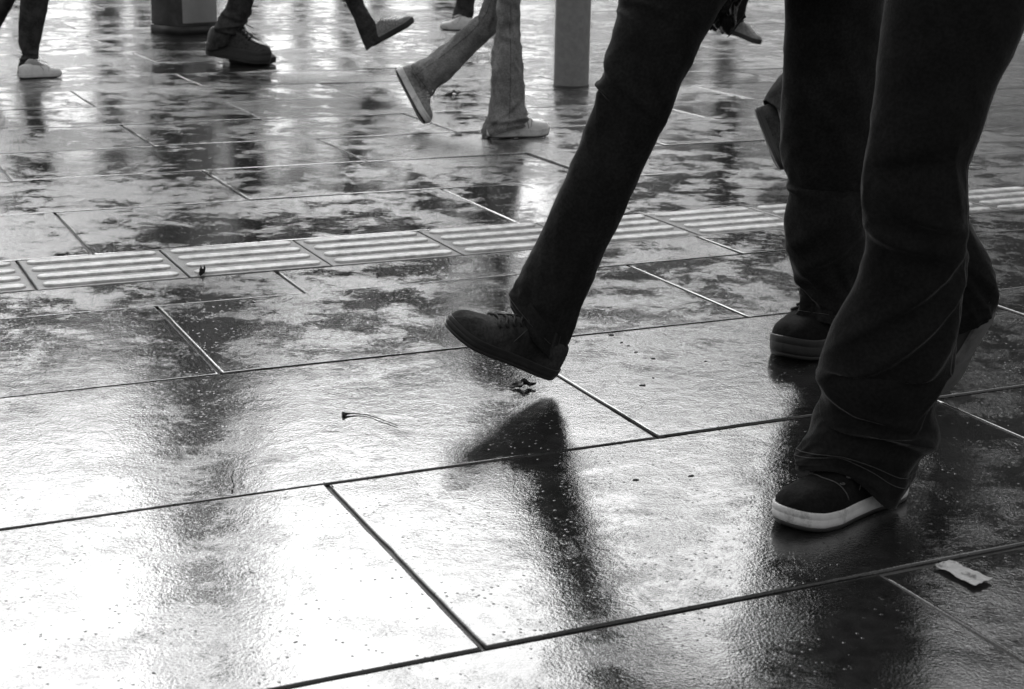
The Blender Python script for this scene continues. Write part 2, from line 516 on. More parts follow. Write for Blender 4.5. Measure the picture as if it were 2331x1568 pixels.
def shoe(root, heel, toe, up=Vector((0, 0, 1)), L=None, sole='white', upper='canvas', side=1, hi=1.0, sole_h=0.034, laces=True, stripes=False, slabel=None, eyelets=False, wide=1.0, tread=None):
    """a shoe whose sole runs from heel to toe (world points)"""
    x = (toe - heel); Ld = x.length
    L = L or Ld
    x.normalize()
    y = up.cross(x).normalized(); z = x.cross(y)
    M = Matrix((x, y, z)).transposed().to_4x4(); M.translation = heel
    W = lambda a, b, c: M @ Vector((a, b, c))
    mats = {'white': M_rubber_w, 'dark': M_rubber_d, 'grey': M_rubber_m}
    upm = {'canvas': M_canvas, 'white': M_leather_w, 'mesh': M_leather_g, 'leather': M_leather_d, 'suede': M_suede}[upper]
    q = L / 0.29
    SH = sole_h * q
    spring = lambda s: 0.010 * q * max(0, (s - .78) / .22) ** 2 + 0.004 * q * max(0, (.1 - s) / .1) ** 2
    n = 96
    def ring(k, zz, sprf=1.0, bul=0.0):
        return [W(a * L, (b * wide) * L + side * 0.012 * L * math.sin(a * math.pi), zz + spring(a) * sprf) for a, b in outline(n, k)]
    # upper
    HT = [(0, .45), (.02, .62), (.06, .72), (.12, .78), (.22, .80), (.32, .92), (.40, .98), (.48, .88), (.58, .70), (.68, .535), (.78, .455), (.86, .40), (.92, .33), (.965, .22), (.99, .10), (1, .02)]
    HH = 0.082 * q * hi
    bm = bmesh.new()
    st = [0.5 - 0.5 * math.cos(math.pi * i / 46) for i in range(47)]
    rings = []
    ks = 0.972
    for s in st:
        wd = (smoothtab(OUT, s) if 0.04 < s < .93 else interp(OUT, s)) * ks * L * wide
        ht = smoothtab(HT, s, .015) * HH
        pr = []
        sq = 0.62 if s > .6 else 0.55
        for j in range(25):
            a = math.pi * j / 24
            cy = math.cos(a); sz = math.sin(a)
            narrow = 1 - 0.42 * (abs(sz) ** 3) * (1 if s < .6 else 0.4)
            yy = math.copysign(abs(cy) ** sq, cy) * wd * (narrow if abs(cy) > 1e-4 else 1)
            zz = (sz ** 0.8) * ht
            xs = (s - .5) * ks + .5
            nz = noise.noise(Vector((xs * 9, a * 2.2, side * 3.1))) * 0.0022 * q * sz
            pr.append(W(xs * L, yy + side * 0.012 * L * math.sin(xs * math.pi), SH * .9 + spring(xs) + zz + nz))
        rings.append(pr)
    vs = [[bm.verts.new(p) for p in r] for r in rings]
    for a, b in zip(vs, vs[1:]):
        for j in range(24): bm.faces.new((a[j], a[j + 1], b[j + 1], b[j]))
    up_ = link_mesh('shoe', bm, upm, root)
    if slabel: up_['label'] = slabel
    # outsole
    bm = bmesh.new()
    loft(bm, [ring(.955, 0.0), ring(.975, 0.001 * q), ring(.985, 0.0055 * q), ring(.97, 0.0075 * q)], cap0=True, cap1=True)
    link_mesh('outsole', bm, tread or M_rubber_d, up_)
    # midsole band
    bm = bmesh.new()
    loft(bm, [ring(.97, .0065 * q), ring(.995, .0075 * q), ring(1.003, .013 * q), ring(1.003, SH * .60), ring(.999, SH * .63), ring(.999, SH * .66), ring(1.004, SH * .69),
              ring(1.002, SH * .94), ring(.992, SH), ring(.955, SH * 1.0)], cap0=True, cap1=True)
    ms = link_mesh('midsole', bm, mats[sole], up_)
    def surf(s, a, lift=0.0015):
        """point on the upper: s along, a around 0..pi"""
        fi = math.acos(1 - 2 * min(max(s, 0), 1)) / math.pi * 46
        i = min(int(fi), 45); f = fi - i
        fj = a / math.pi * 24; j = min(int(fj), 23); h = fj - j
        p = (rings[i][j] * (1 - f) * (1 - h) + rings[i + 1][j] * f * (1 - h) + rings[i][j + 1] * (1 - f) * h + rings[i + 1][j + 1] * f * h)
        c = W(s * L, 0, SH)
        return p + (p - c).normalized() * lift * q
    if laces:
        bm = bmesh.new()
        for k in range(5):
            s0 = .47 + .055 * k
            tube(bm, [surf(s0 + .012 * (math.sin(u * 9)), math.pi * (.5 + (u - .5) * .42), .0035) for u in [i / 8 for i in range(9)]], .0028 * q, 6)
        # bow loops and loose ends
        if laces == 'cross': bow = ()
        else: bow = (-1, 1)
        c = surf(.46, math.pi * .5, .006)
        for sg in bow:
            tube(bm, [c + (y * sg * math.sin(u * math.pi) * .028 + x * (.012 - u * .03) * (1) + z * (.012 * math.sin(u * math.pi * 1.3) - .006 * u)) * q for u in [i / 8 for i in range(9)]], .0024 * q, 5)
            tube(bm, [c + (y * sg * u * .034 + x * (.05 * u) + z * (.006 - .016 * u * u)) * q for u in [i / 6 for i in range(7)]], .0022 * q, 5)
        link_mesh('laces', bm, M_lace if upper not in ('white', 'mesh') else M_leather_w, up_)
    # seams: toe cap / side panel stitching
    bm = bmesh.new()
    tube(bm, [surf(.70 - .05 * abs(u - .5) * 2, math.pi * u, .0008) for u in [.08 + .84 * i / 20 for i in range(21)]], .0009 * q, 4)
    for sg in (0, 1):
        aa = lambda u: math.pi * ((.10 + .3 * u) if sg == 0 else (.90 - .3 * u))
        tube(bm, [surf(.55 - .14 * u, aa(u), .0008) for u in [i / 10 for i in range(11)]], .0009 * q, 4)
    if stripes:                      # overlays of the running shoe
        for sg in (0, 1):
            aa = lambda u, o: math.pi * ((.04 + .30 * u) if sg == 0 else (.96 - .30 * u))
            for s0_, s1_ in ((.30, .46), (.40, .52), (.50, .57), (.62, .60), (.12, .10)):
                tube(bm, [surf(s0_ + (s1_ - s0_) * u, aa(u, 0), .0012) for u in [i / 10 for i in range(11)]], .0013 * q, 4)
    link_mesh('seam', bm, M_stitch if upper != 'white' else M_rubber_m, up_)
    # eyelets
    if eyelets:
        for k in range(4):
            for sg in (-1, 1):
                bm = bmesh.new()
                p = surf(.48 + .06 * k, math.pi * (.5 + sg * .2), .0012)
                tube(bm, [p + (x * math.cos(a) + y * math.sin(a)) * .0035 * q for a in [i * math.pi / 4 for i in range(8)]], .0011 * q, 4, closed=True)
                link_mesh('eyelet', bm, M_stitch, up_)
    return M, surf

# ------------------------------------------------------------------ trouser legs
def leg_rings(spec, nt_, ns, folds=(), wr=0.004, seed=0, tail=None, kb=0.9, hem=(), ankle=0.16, over=()):
    """spec: list of (xl, yl, xr, yr, Y) from hem upwards; returns smooth rings with cloth folds"""
    ctr = []
    for (xl, yl, xr, yr, Y) in spec:
        a = P(xl, yl, Y); b = P(xr, yr, Y)
        ctr.append((*a, *b, kb))
    if tail:
        ctr += tail
    sm = crom(ctr, nt_)
    rings = []
    cs = [(Vector(q[0:3]) + Vector(q[3:6])) / 2 for q in sm]
    n0 = len(spec) / len(ctr)
    for i, q in enumerate(sm):
        a = Vector(q[0:3]); b = Vector(q[3:6])
        c = cs[i]; e1 = (b - a) / 2
        t = (cs[min(i + 1, nt_ - 1)] - cs[max(i - 1, 0)]).normalized()
        e2 = t.cross(e1)
        toCam = Vector((0, 0, H)) - c
        if e2.length < 1e-5: e2 = Vector((0, -1, 0))
        e2.normalize()
        if e2.dot(toCam) < 0: e2 = -e2
        ra = e1.length; e1n = e1.normalized(); rb = ra * q[6]
        tt = i / (nt_ - 1)
        tm = tt / n0                      # 0 at the hem, 1 at the top of the frame
        ring = []
        for k in range(ns):
            th = 2 * math.pi * k / ns
            cx, sx = math.cos(th), math.sin(th)
            p = c + e1n * cx * ra + e2 * sx * rb
            nrm = (e1n * cx / max(ra, .01) + e2 * sx / max(rb, .01)).normalized()
            # cloth wrinkles: ridged noise stretched round the leg, stronger at the hem and knee
            amp = wr * (0.45 + 2.0 * math.exp(-(tm / ankle) ** 2) + 0.7 * math.exp(-((tm - .62) / .14) ** 2))
            L = (c - cs[0]).length
            n1 = noise.noise(Vector((cx * .9 + seed * 3.7, sx * .9 + L * 1.5, L * 13 + cx * 1.6)))
            n2 = noise.noise(Vector((cx * 1.8 + seed * 9.1, sx * 1.8, L * 27 - sx * 2.0)))
            n3 = noise.noise(Vector((cx * .8 - seed * 5, sx * .8, L * 4.5)))
            d = amp * ((1 - 2.4 * abs(n1)) * .9 + (1 - 2.2 * abs(n2)) * .35 + n3 * 1.3 - .6)
            for (ft, fth, sl, wt, wth, fa) in folds:
                dth = (math.degrees(th) - fth + 180) % 360 - 180
                dt = tm - (ft + sl * dth / 90)
                x_ = dt / wt
                prof = math.exp(-x_ * x_) if x_ > 0 else math.exp(-x_ * x_ * 3.0)
                d += fa * (prof - .45 * math.exp(-((x_ + 1.3) ** 2))) * math.exp(-(dth / wth) ** 2)
            for (ft, fth, sl, wth, fa) in over:      # cloth hanging over itself: a lip above, a hollow below
                dth = (math.degrees(th) - fth + 180) % 360 - 180
                x_ = (tm - (ft + sl * dth / 90)) / .006
                pf = math.exp(-x_ / 9) * min(1, .35 + x_ / 2.2) if x_ > 0 else -.55 * math.exp(x_ / 5) + .9 * math.exp(x_ * 1.2)
                d += fa * pf * math.exp(-(dth / wth) ** 4)
            if tm < 0.02: d *= .6
            ho = 0
            for (hth, hw, ha) in hem:
                dth = (math.degrees(th) - hth + 180) % 360 - 180
                ho += ha * math.exp(-(dth / hw) ** 2)
            ring.append(p + nrm * d + t * ho * math.exp(-(tm / .11) ** 2))
        rings.append(ring)
    return rings
def add_leg(bm, rings, inner=True, th=0.004):
    """outer surface plus a folded-in hem, open at the bottom"""
    ns = len(rings[0])
    c0 = sum(rings[0], Vector()) / ns
    up = (sum(rings[3], Vector()) / ns - c0)
    ins = []
    for f, u in ((-.25, 0.0), (-1, 0.1), (-1.2, 2.0), (-1.2, 6.0)):
        ins.append([p + (p - c0).normalized() * th * f * 0.9 + up * u for p in rings[0]])
    loft(bm, ins[::-1] + rings)
def stitch(parent, rings, fr, a0=0, a1=360, name='hem_stitching', r=.0007, mat=None):
    bm = bmesh.new()
    ns = len(rings[0])
    for f in fr:
        i = min(int(f), len(rings) - 2); h = f - i
        pts = []
        c = sum(rings[i], Vector()) / ns
        for k in range(ns + 1):
            a = k / ns * 360
            if not (a0 <= a <= a1): continue
            p = rings[i][k % ns].lerp(rings[i + 1][k % ns], h)
            pts.append(p + (p - c).normalized() * r * .6)
        tube(bm, pts, r, 4)
    return link_mesh(name, bm, mat or M_stitch, parent)

def skin_body(parent, joints, edges, radii, root=0):
    me = bpy.data.meshes.new('body')
    me.from_pydata([tuple(p) for p in joints], edges, [])
    o = bpy.data.objects.new('body', me)
    C.objects.link(o)
    md = o.modifiers.new('skin', 'SKIN')
    md.use_smooth_shade = True
    for i, v in enumerate(me.skin_vertices[0].data):
        r = radii[i]
        v.radius = (r, r) if not isinstance(r, tuple) else r
        v.use_root = (i == root)
    sb = o.modifiers.new('sub', 'SUBSURF'); sb.levels = 1; sb.render_levels = 1
    dg = bpy.context.evaluated_depsgraph_get(); dg.update()
    m2 = bpy.data.meshes.new_from_object(o.evaluated_get(dg))
    o.modifiers.clear()
    o.data = m2
    m2.materials.clear(); m2.materials.append(M_skin)
    o.parent = parent
    o.matrix_parent_inverse = Matrix.Translation(parent.location).inverted()
    return o

def person(label, legs, hips, facing, trous, coat, scale=1.0, sw=0.3, group='pedestrians crossing the wet square', lean=0.0, male=True, nt_=70, ns=40, coatlen=-0.12):
    """legs: list of dict(spec, folds, wr, knee, ankle, toe, shoe kwargs, heel, toe)."""
    hipc = (hips[0] + hips[1]) / 2
    base = Vector((hipc.x, hipc.y, 0))
    t = empty('person', base, label, 'person', group)
    f = Vector((math.cos(facing), math.sin(facing), 0))
    lft = Vector((-f.y, f.x, 0))
    up = Vector((0, 0, 1))
    up_t = (up + f * lean).normalized()
    S = scale
    # trousers
    bm = bmesh.new()
    ringsets = []
    for lg, hp in zip(legs, hips):
        last = lg['spec'][-1]
        a = P(last[0], last[1], last[4]); b = P(last[2], last[3], last[4])
        c = (a + b) / 2
        rr = 0.095 * S
        e1 = (b - a).normalized()
        tail = []
        for u, rad in ((.5, .5), (1.0, 1.0)):
            cc = c.lerp(hp, u); r_ = ((b - a).length / 2) * (1 - rad) + rr * rad
            tail.append((*(cc - e1 * r_), *(cc + e1 * r_), .9))
        rg = leg_rings(lg['spec'], lg.get('nt', nt_), lg.get('ns', ns), lg.get('folds', ()), lg.get('wr', .004), lg.get('seed', 0), tail, lg.get('kb', .9), lg.get('hem', ()), lg.get('ankle', .16), lg.get('over', ()))
        ringsets.append(rg)
        add_leg(bm, rg)
    pr = []
    for z, rx, ry in ((-.06, .10, .16), (-.02, .125, .175), (.05, .125, .178), (.13, .115, .16), (.16, .10, .15)):
        pr.append([hipc + up_t * z * S + (f * math.cos(q) * rx + lft * math.sin(q) * ry) * S for q in [i / 32 * 2 * math.pi for i in range(32)]])
    loft(bm, pr, cap0=True, cap1=True)
    tr = link_mesh('trousers', bm, trous, t)
    # coat with sleeves
    bm = bmesh.new()
    tab = [(coatlen, .15, .205), (0.0, .145, .20), (.15, .13, .18), (.3, .14, .20), (.42, .135, .215), (.50, .11, .20), (.555, .075, .12), (.59, .062, .068)]
    pr = []
    for i, q in enumerate(crom(tab, 26)):
        z, rx, ry = q
        pr.append([hipc + up_t * (z + .02) * S + (f * math.cos(a) * rx + lft * math.sin(a) * ry) * S * (1 + .025 * noise.noise(Vector((math.cos(a) * 2, math.sin(a) * 2, z * 9 + hipc.x)))) for a in [i_ / 40 * 2 * math.pi for i_ in range(40)]])
    loft(bm, pr, cap0=False, cap1=False)
    sh = hipc + up_t * .50 * S
    arms = []
    for sg in (-1, 1):
        s0 = sh + lft * sg * .175 * S
        swing = sg * sw
        el = s0 + (-up * .27 + f * swing * .5 + lft * sg * .05) * S
        wr_ = el + (-up * .07 + f * (swing * .5 + .20)) * S
        arms.append((s0, el, wr_))
        pts = crom([tuple(s0 + lft * -sg * .03 * S), tuple(s0 + lft * sg * .01 * S), tuple(s0.lerp(el, .5)), tuple(el), tuple(el.lerp(wr_, .6)), tuple(wr_)], 24)
        pts = [Vector(p) for p in pts]
        tube(bm, pts, .066 * S, 16, taper=lambda u: 1 - .35 * u + .05 * math.sin(u * 40))
    link_mesh('coat', bm, coat, t)
    # continuous body: pelvis root, spine, head with face, arms with hands, legs
    J, E, Rr = [], [], []
    def add(p, r, par=None):
        J.append(p); Rr.append(r if not isinstance(r, tuple) else (r[0] * S, r[1] * S)); 
        if not isinstance(r, tuple): Rr[-1] = (r * S, r * S)
        if par is not None: E.append((par, len(J) - 1))
        return len(J) - 1
    r0 = add(hipc + up_t * .03 * S, .11)
    sp = add(hipc + up_t * .2 * S, .10, r0)
    ch = add(hipc + up_t * .40 * S, .115, sp)
    nk = add(hipc + up_t * .54 * S, .052, ch)
    n2 = add(hipc + up_t * .60 * S + f * .01 * S, .050, nk)
    h1 = add(hipc + up_t * .66 * S + f * .025 * S, (.068, .075), n2)
    h2 = add(hipc + up_t * .73 * S + f * .02 * S, (.078, .092), h1)
    h3 = add(hipc + up_t * .79 * S + f * .005 * S, (.066, .08), h2)
    add(hipc + up_t * .69 * S + f * .115 * S, .014, h2)       # nose
    for sg in (-1, 1):
        add(hipc + up_t * .70 * S + lft * sg * .085 * S, .016, h2)   # ears
    for (s0, el, wr_), sg in zip(arms, (-1, 1)):
        a = add(s0, .05, ch); b = add(el, .04, a); c = add(wr_, .027, b)
        dn = (wr_ - el).normalized()
        pm = add(wr_ + dn * .06 * S, (.018, .034), c)
        for k in range(4):
            o_ = f * (k - 1.5) * .021 * S
            ln = (.075, .085, .08, .062)[k] * S
            k1 = add(wr_ + dn * .095 * S + o_, .0095, pm)
            k2 = add(wr_ + dn * (.095 * S + ln * .5) + o_ - lft * sg * .006 * S, .0085, k1)
            add(wr_ + dn * (.095 * S + ln) + o_ - lft * sg * .02 * S, .007, k2)
        t1 = add(wr_ + dn * .045 * S + f * .04 * S, .010, c)
        add(wr_ + dn * .085 * S + f * .052 * S - lft * sg * .01 * S, .008, t1)
    for lg, hp, rg in zip(legs, hips, ringsets):
        prev = add(hp, .06, r0)
        N_ = len(rg)
        for fr in (.72, .55, .4, .27, .15, .04):
            r_ = rg[int(fr * (N_ - 1))]
            cc = sum(r_, Vector()) / len(r_)
            mn = min((p - cc).length for p in r_)
            prev = add(cc, min(mn * .5, .05) / S, prev)
        an = lg['heel'] + (lg['toe'] - lg['heel']) * .28 + lg.get('up', up).normalized() * .085 * S
        d = add(an, .026, prev)
        add(lg['heel'] + (lg['toe'] - lg['heel']) * .6 + lg.get('up', up).normalized() * .05 * S, .018, d)
    skin_body(t, J, E, Rr)
    # hair
    bm = bmesh.new()
    hc = hipc + up_t * .755 * S - f * .012 * S
    bmesh.ops.create_icosphere(bm, subdivisions=4, radius=1)
    for v in bm.verts:
        p = v.co.copy()
        nz = 1 + .05 * noise.noise(p * 6)
        low = -0.35 if p.x > .2 else -1.0
        pz = max(p.z, low)
        v.co = hc + (f * p.x * .102 + lft * p.y * .088 + up * (pz * .10 + (.0 if p.x < .2 else .02))) * S * nz
    link_mesh('hair', bm, M_hair, t)
    # shoes
    for lg in legs:
        shoe(t, lg['heel'], lg['toe'], lg.get('up', up), **lg.get('shoe', {}))
    return t, tr, ringsets, arms

# ------------------------------------------------------------------ pedestrians
def HP(x, Y, z=0.90):
    d = ray(x, -200)
    return Vector((d.x / d.y * Y, Y, z))
V = Vector
# A: the foreground walker with one heel about to touch down
A1 = dict(spec=[(1160, 690, 1270, 826, 3.05), (1174, 648, 1302, 748, 3.05), (1198, 592, 1336, 668, 3.04), (1230, 532, 1372, 590, 3.04), (1285, 408, 1428, 465, 3.03), (1337, 273, 1484, 333, 3.02),
                (1359, 205, 1512, 278, 3.02), (1368, 172, 1530, 238, 3.02), (1397, 72, 1575, 142, 3.03), (1408, 15, 1612, 70, 3.05), (1425, -60, 1655, 0, 3.07)],
          folds=[(.02, 120, .05, .03, 60, .010), (.14, 100, -.03, .05, 70, .005), (.62, 160, .10, .02, 50, .008), (.70, 140, .08, .025, 60, .008), (.79, 120, .12, .02, 60, .007), (.88, 130, .06, .025, 60, .006)],
          wr=.0045, seed=1, nt=170, ns=96,
          heel=P(1258, 862, 3.06), toe=P(1006, 752, 2.93), knee=P(1450, 215, 3.02), up=V((.25, -.12, 1)),
          shoe=dict(sole='grey', upper='suede', sole_h=.026, laces='cross', slabel='blurred dark grey shoe with its toe lifted'))
A2 = dict(spec=[(1813, 722, 1925, 752, 3.36), (1820, 692, 1940, 706, 3.37), (1824, 646, 1955, 655, 3.37), (1797, 585, 1968, 590, 3.36), (1784, 528, 1975, 530, 3.35), (1792, 450, 1985, 452, 3.34),
                (1796, 413, 1990, 413, 3.34), (1782, 365, 1995, 365, 3.33), (1778, 280, 2000, 280, 3.32), (1779, 192, 2005, 192, 3.31), (1788, 15, 2012, 15, 3.30), (1792, -60, 2020, -60, 3.3)],
          folds=[(.16, 150, .10, .03, 60, .012), (.27, 120, -.14, .035, 70, .010), (.40, 100, -.12, .03, 70, .008), (.50, 170, .05, .03, 50, .008)],
          wr=.0055, seed=2, nt=170, ns=96, kb=.8,
          heel=G(1945, 748), toe=G(1778, 823), knee=P(1890, 330, 3.33),
          shoe=dict(sole='grey', upper='canvas', sole_h=.037, wide=1.1, eyelets=True, slabel='black canvas skate shoe with a thick dark grey sole, flat on the stone'))
A = person('walker in black flared jeans striding left, one dark shoe lifted mid photo',
           [A1, A2], [HP(1690, 3.12), HP(1850, 3.27)], R(200), M_denim2, M_coat, sw=.5, coatlen=.02)
tag(A[0], group='foreground walkers in black jeans')
stitch(A[1], A[2][1], [7.5], name='hem_stitching', r=.0006)
stitch(A[1], A[2][0], [6.0], name='hem_stitching', r=.0005)

B1 = dict(spec=[(1805, 1088, 2052, 1128, 2.44), (1818, 1046, 2084, 1068, 2.44), (1838, 1003, 2110, 1018, 2.44), (1856, 945, 2127, 955, 2.44), (1876, 906, 2128, 908, 2.43), (1860, 858, 2142, 868, 2.42),
                (1870, 820, 2156, 832, 2.42), (1896, 748, 2170, 762, 2.41), (1942, 660, 2184, 680, 2.40), (1966, 580, 2195, 600, 2.39), (1960, 500, 2199, 508, 2.38), (1956, 432, 2199, 440, 2.37),
                (1970, 360, 2206, 365, 2.37), (1981, 290, 2236, 290, 2.37), (1990, 216, 2262, 211, 2.38), (2002, 110, 2312, 110, 2.39), (2014, 15, 2350, 15, 2.40), (2025, -60, 2385, -60, 2.42)],
          folds=[(.075, 120, .0, .03, 40, .007), (.055, 60, -.05, .025, 40, -.006), (.43, 75, -.13, .020, 70, .009), (.50, 80, -.12, .020, 70, .008), (.565, 110, .02, .016, 60, .007), (.25, 110, .06, .016, 50, .006), (.62, 90, .05, .02, 60, .006),
                 (.72, 120, -.04, .03, 60, .005), (.30, 30, -.30, .02, 35, .006), (.36, 60, -.16, .03, 60, .005)],
          over=[(.150, 75, .048, 110, .015), (.335, 20, -.25, 50, .005)],
          wr=.0038, seed=3, nt=380, ns=144, kb=.78,
          hem=((40, 45, -.016), (115, 50, .042), (190, 50, .008)), heel=G(2052, 1118, -.003), toe=G(1772, 1206, -.003), knee=P(2090, 400, 2.37),
          shoe=dict(sole='white', upper='canvas', sole_h=.031, hi=.92, wide=1.10, laces=False, eyelets=True, slabel='black canvas sneaker with a white rubber sole, flat on the stone'))
B2 = dict(spec=[(2146, 760, 2252, 712, 2.92), (2142, 705, 2268, 660, 2.92), (2126, 640, 2258, 598, 2.91), (2096, 590, 2230, 545, 2.90), (2050, 530, 2180, 455, 2.86), (2000, 430, 2130, 380, 2.80), (2005, 330, 2165, 310, 2.75),
                (2060, 150, 2225, 150, 2.68), (2090, 15, 2290, 15, 2.65), (2100, -60, 2310, -60, 2.62)],
          wr=.0065, seed=4, nt=150, ns=80,
          heel=P(2262, 705, 2.93), toe=P(2140, 912, 3.03), knee=P(2080, 400, 2.80), up=V((-.62, .72, .25)),
          shoe=dict(sole='grey', upper='canvas', sole_h=.034, tread=M_tread, slabel='dark sneaker lifted behind, its grey sole facing right'))
B = person('walker in black jeans nearest the camera, black sneaker with white sole planted on stone',
           [B1, B2], [HP(2250, 2.46), HP(2200, 2.62)], R(205), M_denim, M_coat, sw=.5, coatlen=.02)
tag(B[0], group='foreground walkers in black jeans')
stitch(B[1], B[2][0], [16.5, 23], name='hem_stitching', r=.0006)
# outer seam of the near trouser leg
bm = bmesh.new()
rg = B[2][0]
k = 8
pts = []
for i in range(0, 340, 4):
    c = sum(rg[i], V()) / len(rg[i]); q = rg[i][(k + int(i * .013)) % len(rg[i])]
    pts.append(q + (q - c).normalized() * .0004)
tube(bm, pts, .0010, 5)
link_mesh('side_seam', bm, M_stitch, B[1])

# black carrier bag hanging from A's hand, its knotted handles and torn corner at the top of the frame
def bag():
    c = P(1636, -42, 3.35); wr_ = A[3][0][2] if (A[3][0][2] - c).length < (A[3][1][2] - c).length else A[3][1][2]
    t = empty('plastic_bag', c, 'black plastic bag with torn corners and a loose strap, hanging beside the striding leg', 'bag')
    bm = bmesh.new()
    bmesh.ops.create_icosphere(bm, subdivisions=5, radius=1)
    for v in bm.verts:
        p = v.co.copy()
        k = 1 + .22 * (1 - 2.5 * abs(noise.noise(p * 1.9))) + .10 * (1 - 2 * abs(noise.noise(p * 4.3)))
        tip = 0
        for q in (V((.45, -.2, -.9)), V((-.1, -.5, -.95)), V((.75, .1, -.6))):
            tip += .33 * max(0, p.dot(q.normalized()) - .93) / .07
        k += tip
        v.co = c + V((p.x * .042 * k, p.y * .05 * k, p.z * .078 * k))
    link_mesh('sack', bm, M_bag, t)
    bm = bmesh.new()
    a, b = P(1697, 36, 3.30), P(1655, 84, 3.30)
    tube(bm, [a.lerp(b, i / 6) + V((0, 0, .003 * math.sin(i))) for i in range(7)], .0028, 6, taper=lambda u: 1.3 - .9 * u)
    link_mesh('strap', bm, M_rubber_m, t)
    for sg in (-1, 1):
        bm = bmesh.new()
        top = wr_ + V((0, 0, -.07)); s0 = c + V((.02 * sg, 0, .06))
        tube(bm, [s0.lerp(top, i / 8) + V((.02 * sg * math.sin(i / 8 * math.pi), 0, 0)) for i in range(9)], .006, 6)
        link_mesh('handle', bm, M_bag, t)
bag()

# C: foot just leaving the ground behind A
C1 = dict(spec=[(1742, 228, 1800, 300, 5.70), (1765, 185, 1835, 255, 5.72), (1820, 130, 1890, 205, 5.78), (1880, 60, 1960, 120, 5.85), (1920, 0, 2010, 40, 5.9), (1960, -80, 2060, -60, 5.95)],
          heel=P(1716, 246, 5.70), toe=P(1772, 390, 5.60), knee=P(1960, 30, 5.9), up=V((1, 0, .35)), seed=5,
          shoe=dict(sole='grey', upper='suede', sole_h=.026))
C2 = dict(spec=[(2035, 420, 2120, 410, 5.75), (2040, 350, 2120, 345, 5.75), (2045, 200, 2125, 200, 5.75), (2040, 40, 2140, 40, 5.75), (2030, -60, 2140, -60, 5.75)],
          heel=G(2045, 420), toe=G(2195, 416), knee=P(2085, 60, 5.75), seed=6, shoe=dict(sole='grey', upper='suede'))
person('dark-clothed walker hidden behind the foreground legs, only a dark lifted shoe showing', [C1, C2], [HP(2040, 5.9), HP(2080, 5.75)], R(0), M_grey, M_coat)

# centre walker in jeans and white sneakers
D1 = dict(kb=1.15, hem=((60, 60, .02), (190, 60, -.01)), spec=[(1100, 309, 1186, 296, 6.58), (1104, 280, 1196, 262, 6.58), (1112, 250, 1194, 235, 6.58), (1116, 200, 1193, 195, 6.58), (1122, 140, 1189, 140, 6.58), (1130, 76, 1183, 76, 6.58), (1129, 9, 1187, 9, 6.58), (1130, -60, 1200, -60, 6.58)],
          folds=[(.12, 60, .06, .04, 70, .012), (.3, 60, -.2, .04, 60, .008), (.68, 90, .04, .025, 60, .010), (.76, 80, -.03, .025, 60, .008), (.85, 90, .03, .02, 60, .007)],
          wr=.010, seed=7, nt=120, ns=64, heel=G(1108, 314), toe=G(1250, 309), knee=P(1158, 40, 6.58),
          shoe=dict(sole='white', upper='white', sole_h=.036, hi=1.0, stripes=True, slabel='bright white running shoe flat on the wet stone'))
D2 = dict(spec=[(936, 156, 974, 216, 6.80), (961, 133, 1008, 192, 6.80), (1021, 91, 1058, 144, 6.79), (1072, 48, 1112, 94, 6.78), (1096, 15, 1150, 50, 6.76), (1112, -40, 1180, -40, 6.76), (1120, -80, 1190, -80, 6.76)],
          folds=[(.1, 90, .1, .03, 60, .008), (.55, 100, .1, .03, 70, .010)],
          wr=.010, seed=8, nt=100, ns=56, heel=P(898, 160, 6.84), toe=P(962, 284, 6.70), knee=P(1115, 30, 6.76), up=V((.9, 0, .1)),
          shoe=dict(sole='white', upper='mesh', sole_h=.034, slabel='pale running shoe lifted behind, toe pointing down'))
Dp = person('walker in faded grey jeans and white running shoes, mid stride left of the round bollard',
       [D1, D2], [HP(1172, 6.65), HP(1160, 6.83)], R(2), M_jean, M_coat2, sw=.5)

stitch(Dp[1], Dp[2][0], [3.5], name='hem_stitching', r=.0009, mat=M_mid)
stitch(Dp[1], Dp[2][1], [3.5], name='hem_stitching', r=.0009, mat=M_mid)
for rg_, kk in ((Dp[2][0], 14), (Dp[2][1], 18)):
    bm = bmesh.new()
    pts = []
    for i in range(1, len(rg_) - 30, 3):
        c_ = sum(rg_[i], V()) / len(rg_[i]); q_ = rg_[i][kk]
        pts.append(q_ + (q_ - c_).normalized() * .0006)
    tube(bm, pts, .0009, 5)
    link_mesh('side_seam', bm, M_mid, Dp[1])
# left edge walker
E1 = dict(spec=[(40, 170, 74, 160, 8.55), (44, 141, 86, 134, 8.55), (51, 121, 88, 119, 8.55), (42, 93, 92, 93, 8.55), (45, 50, 100, 50, 8.55), (47, 11, 109, 11, 8.55), (48, -50, 118, -50, 8.55)],
          folds=[(.2, 90, .02, .03, 90, .012), (.3, 60, .05, .03, 60, .01)], heel=G(42, 179), toe=G(141, 174), knee=P(75, 0, 8.55), seed=9, wr=.005,
          shoe=dict(sole='white', upper='white', sole_h=.028))
E2 = dict(spec=[(-70, 118, -25, 108, 8.75), (-45, 70, 2, 62, 8.75), (-10, 12, 34, 5, 8.72), (15, -60, 75, -60, 8.7)],
          heel=P(-85, 120, 8.75), toe=P(-30, 190, 8.70), knee=P(30, -30, 8.7), up=V((.9, 0, .5)), seed=10, shoe=dict(sole='white', upper='white'))
person('walker in slim dark grey trousers and a pale flat shoe at the left edge', [E1, E2], [HP(88, 8.5), HP(84, 8.68)], R(2), M_grey, M_coat)

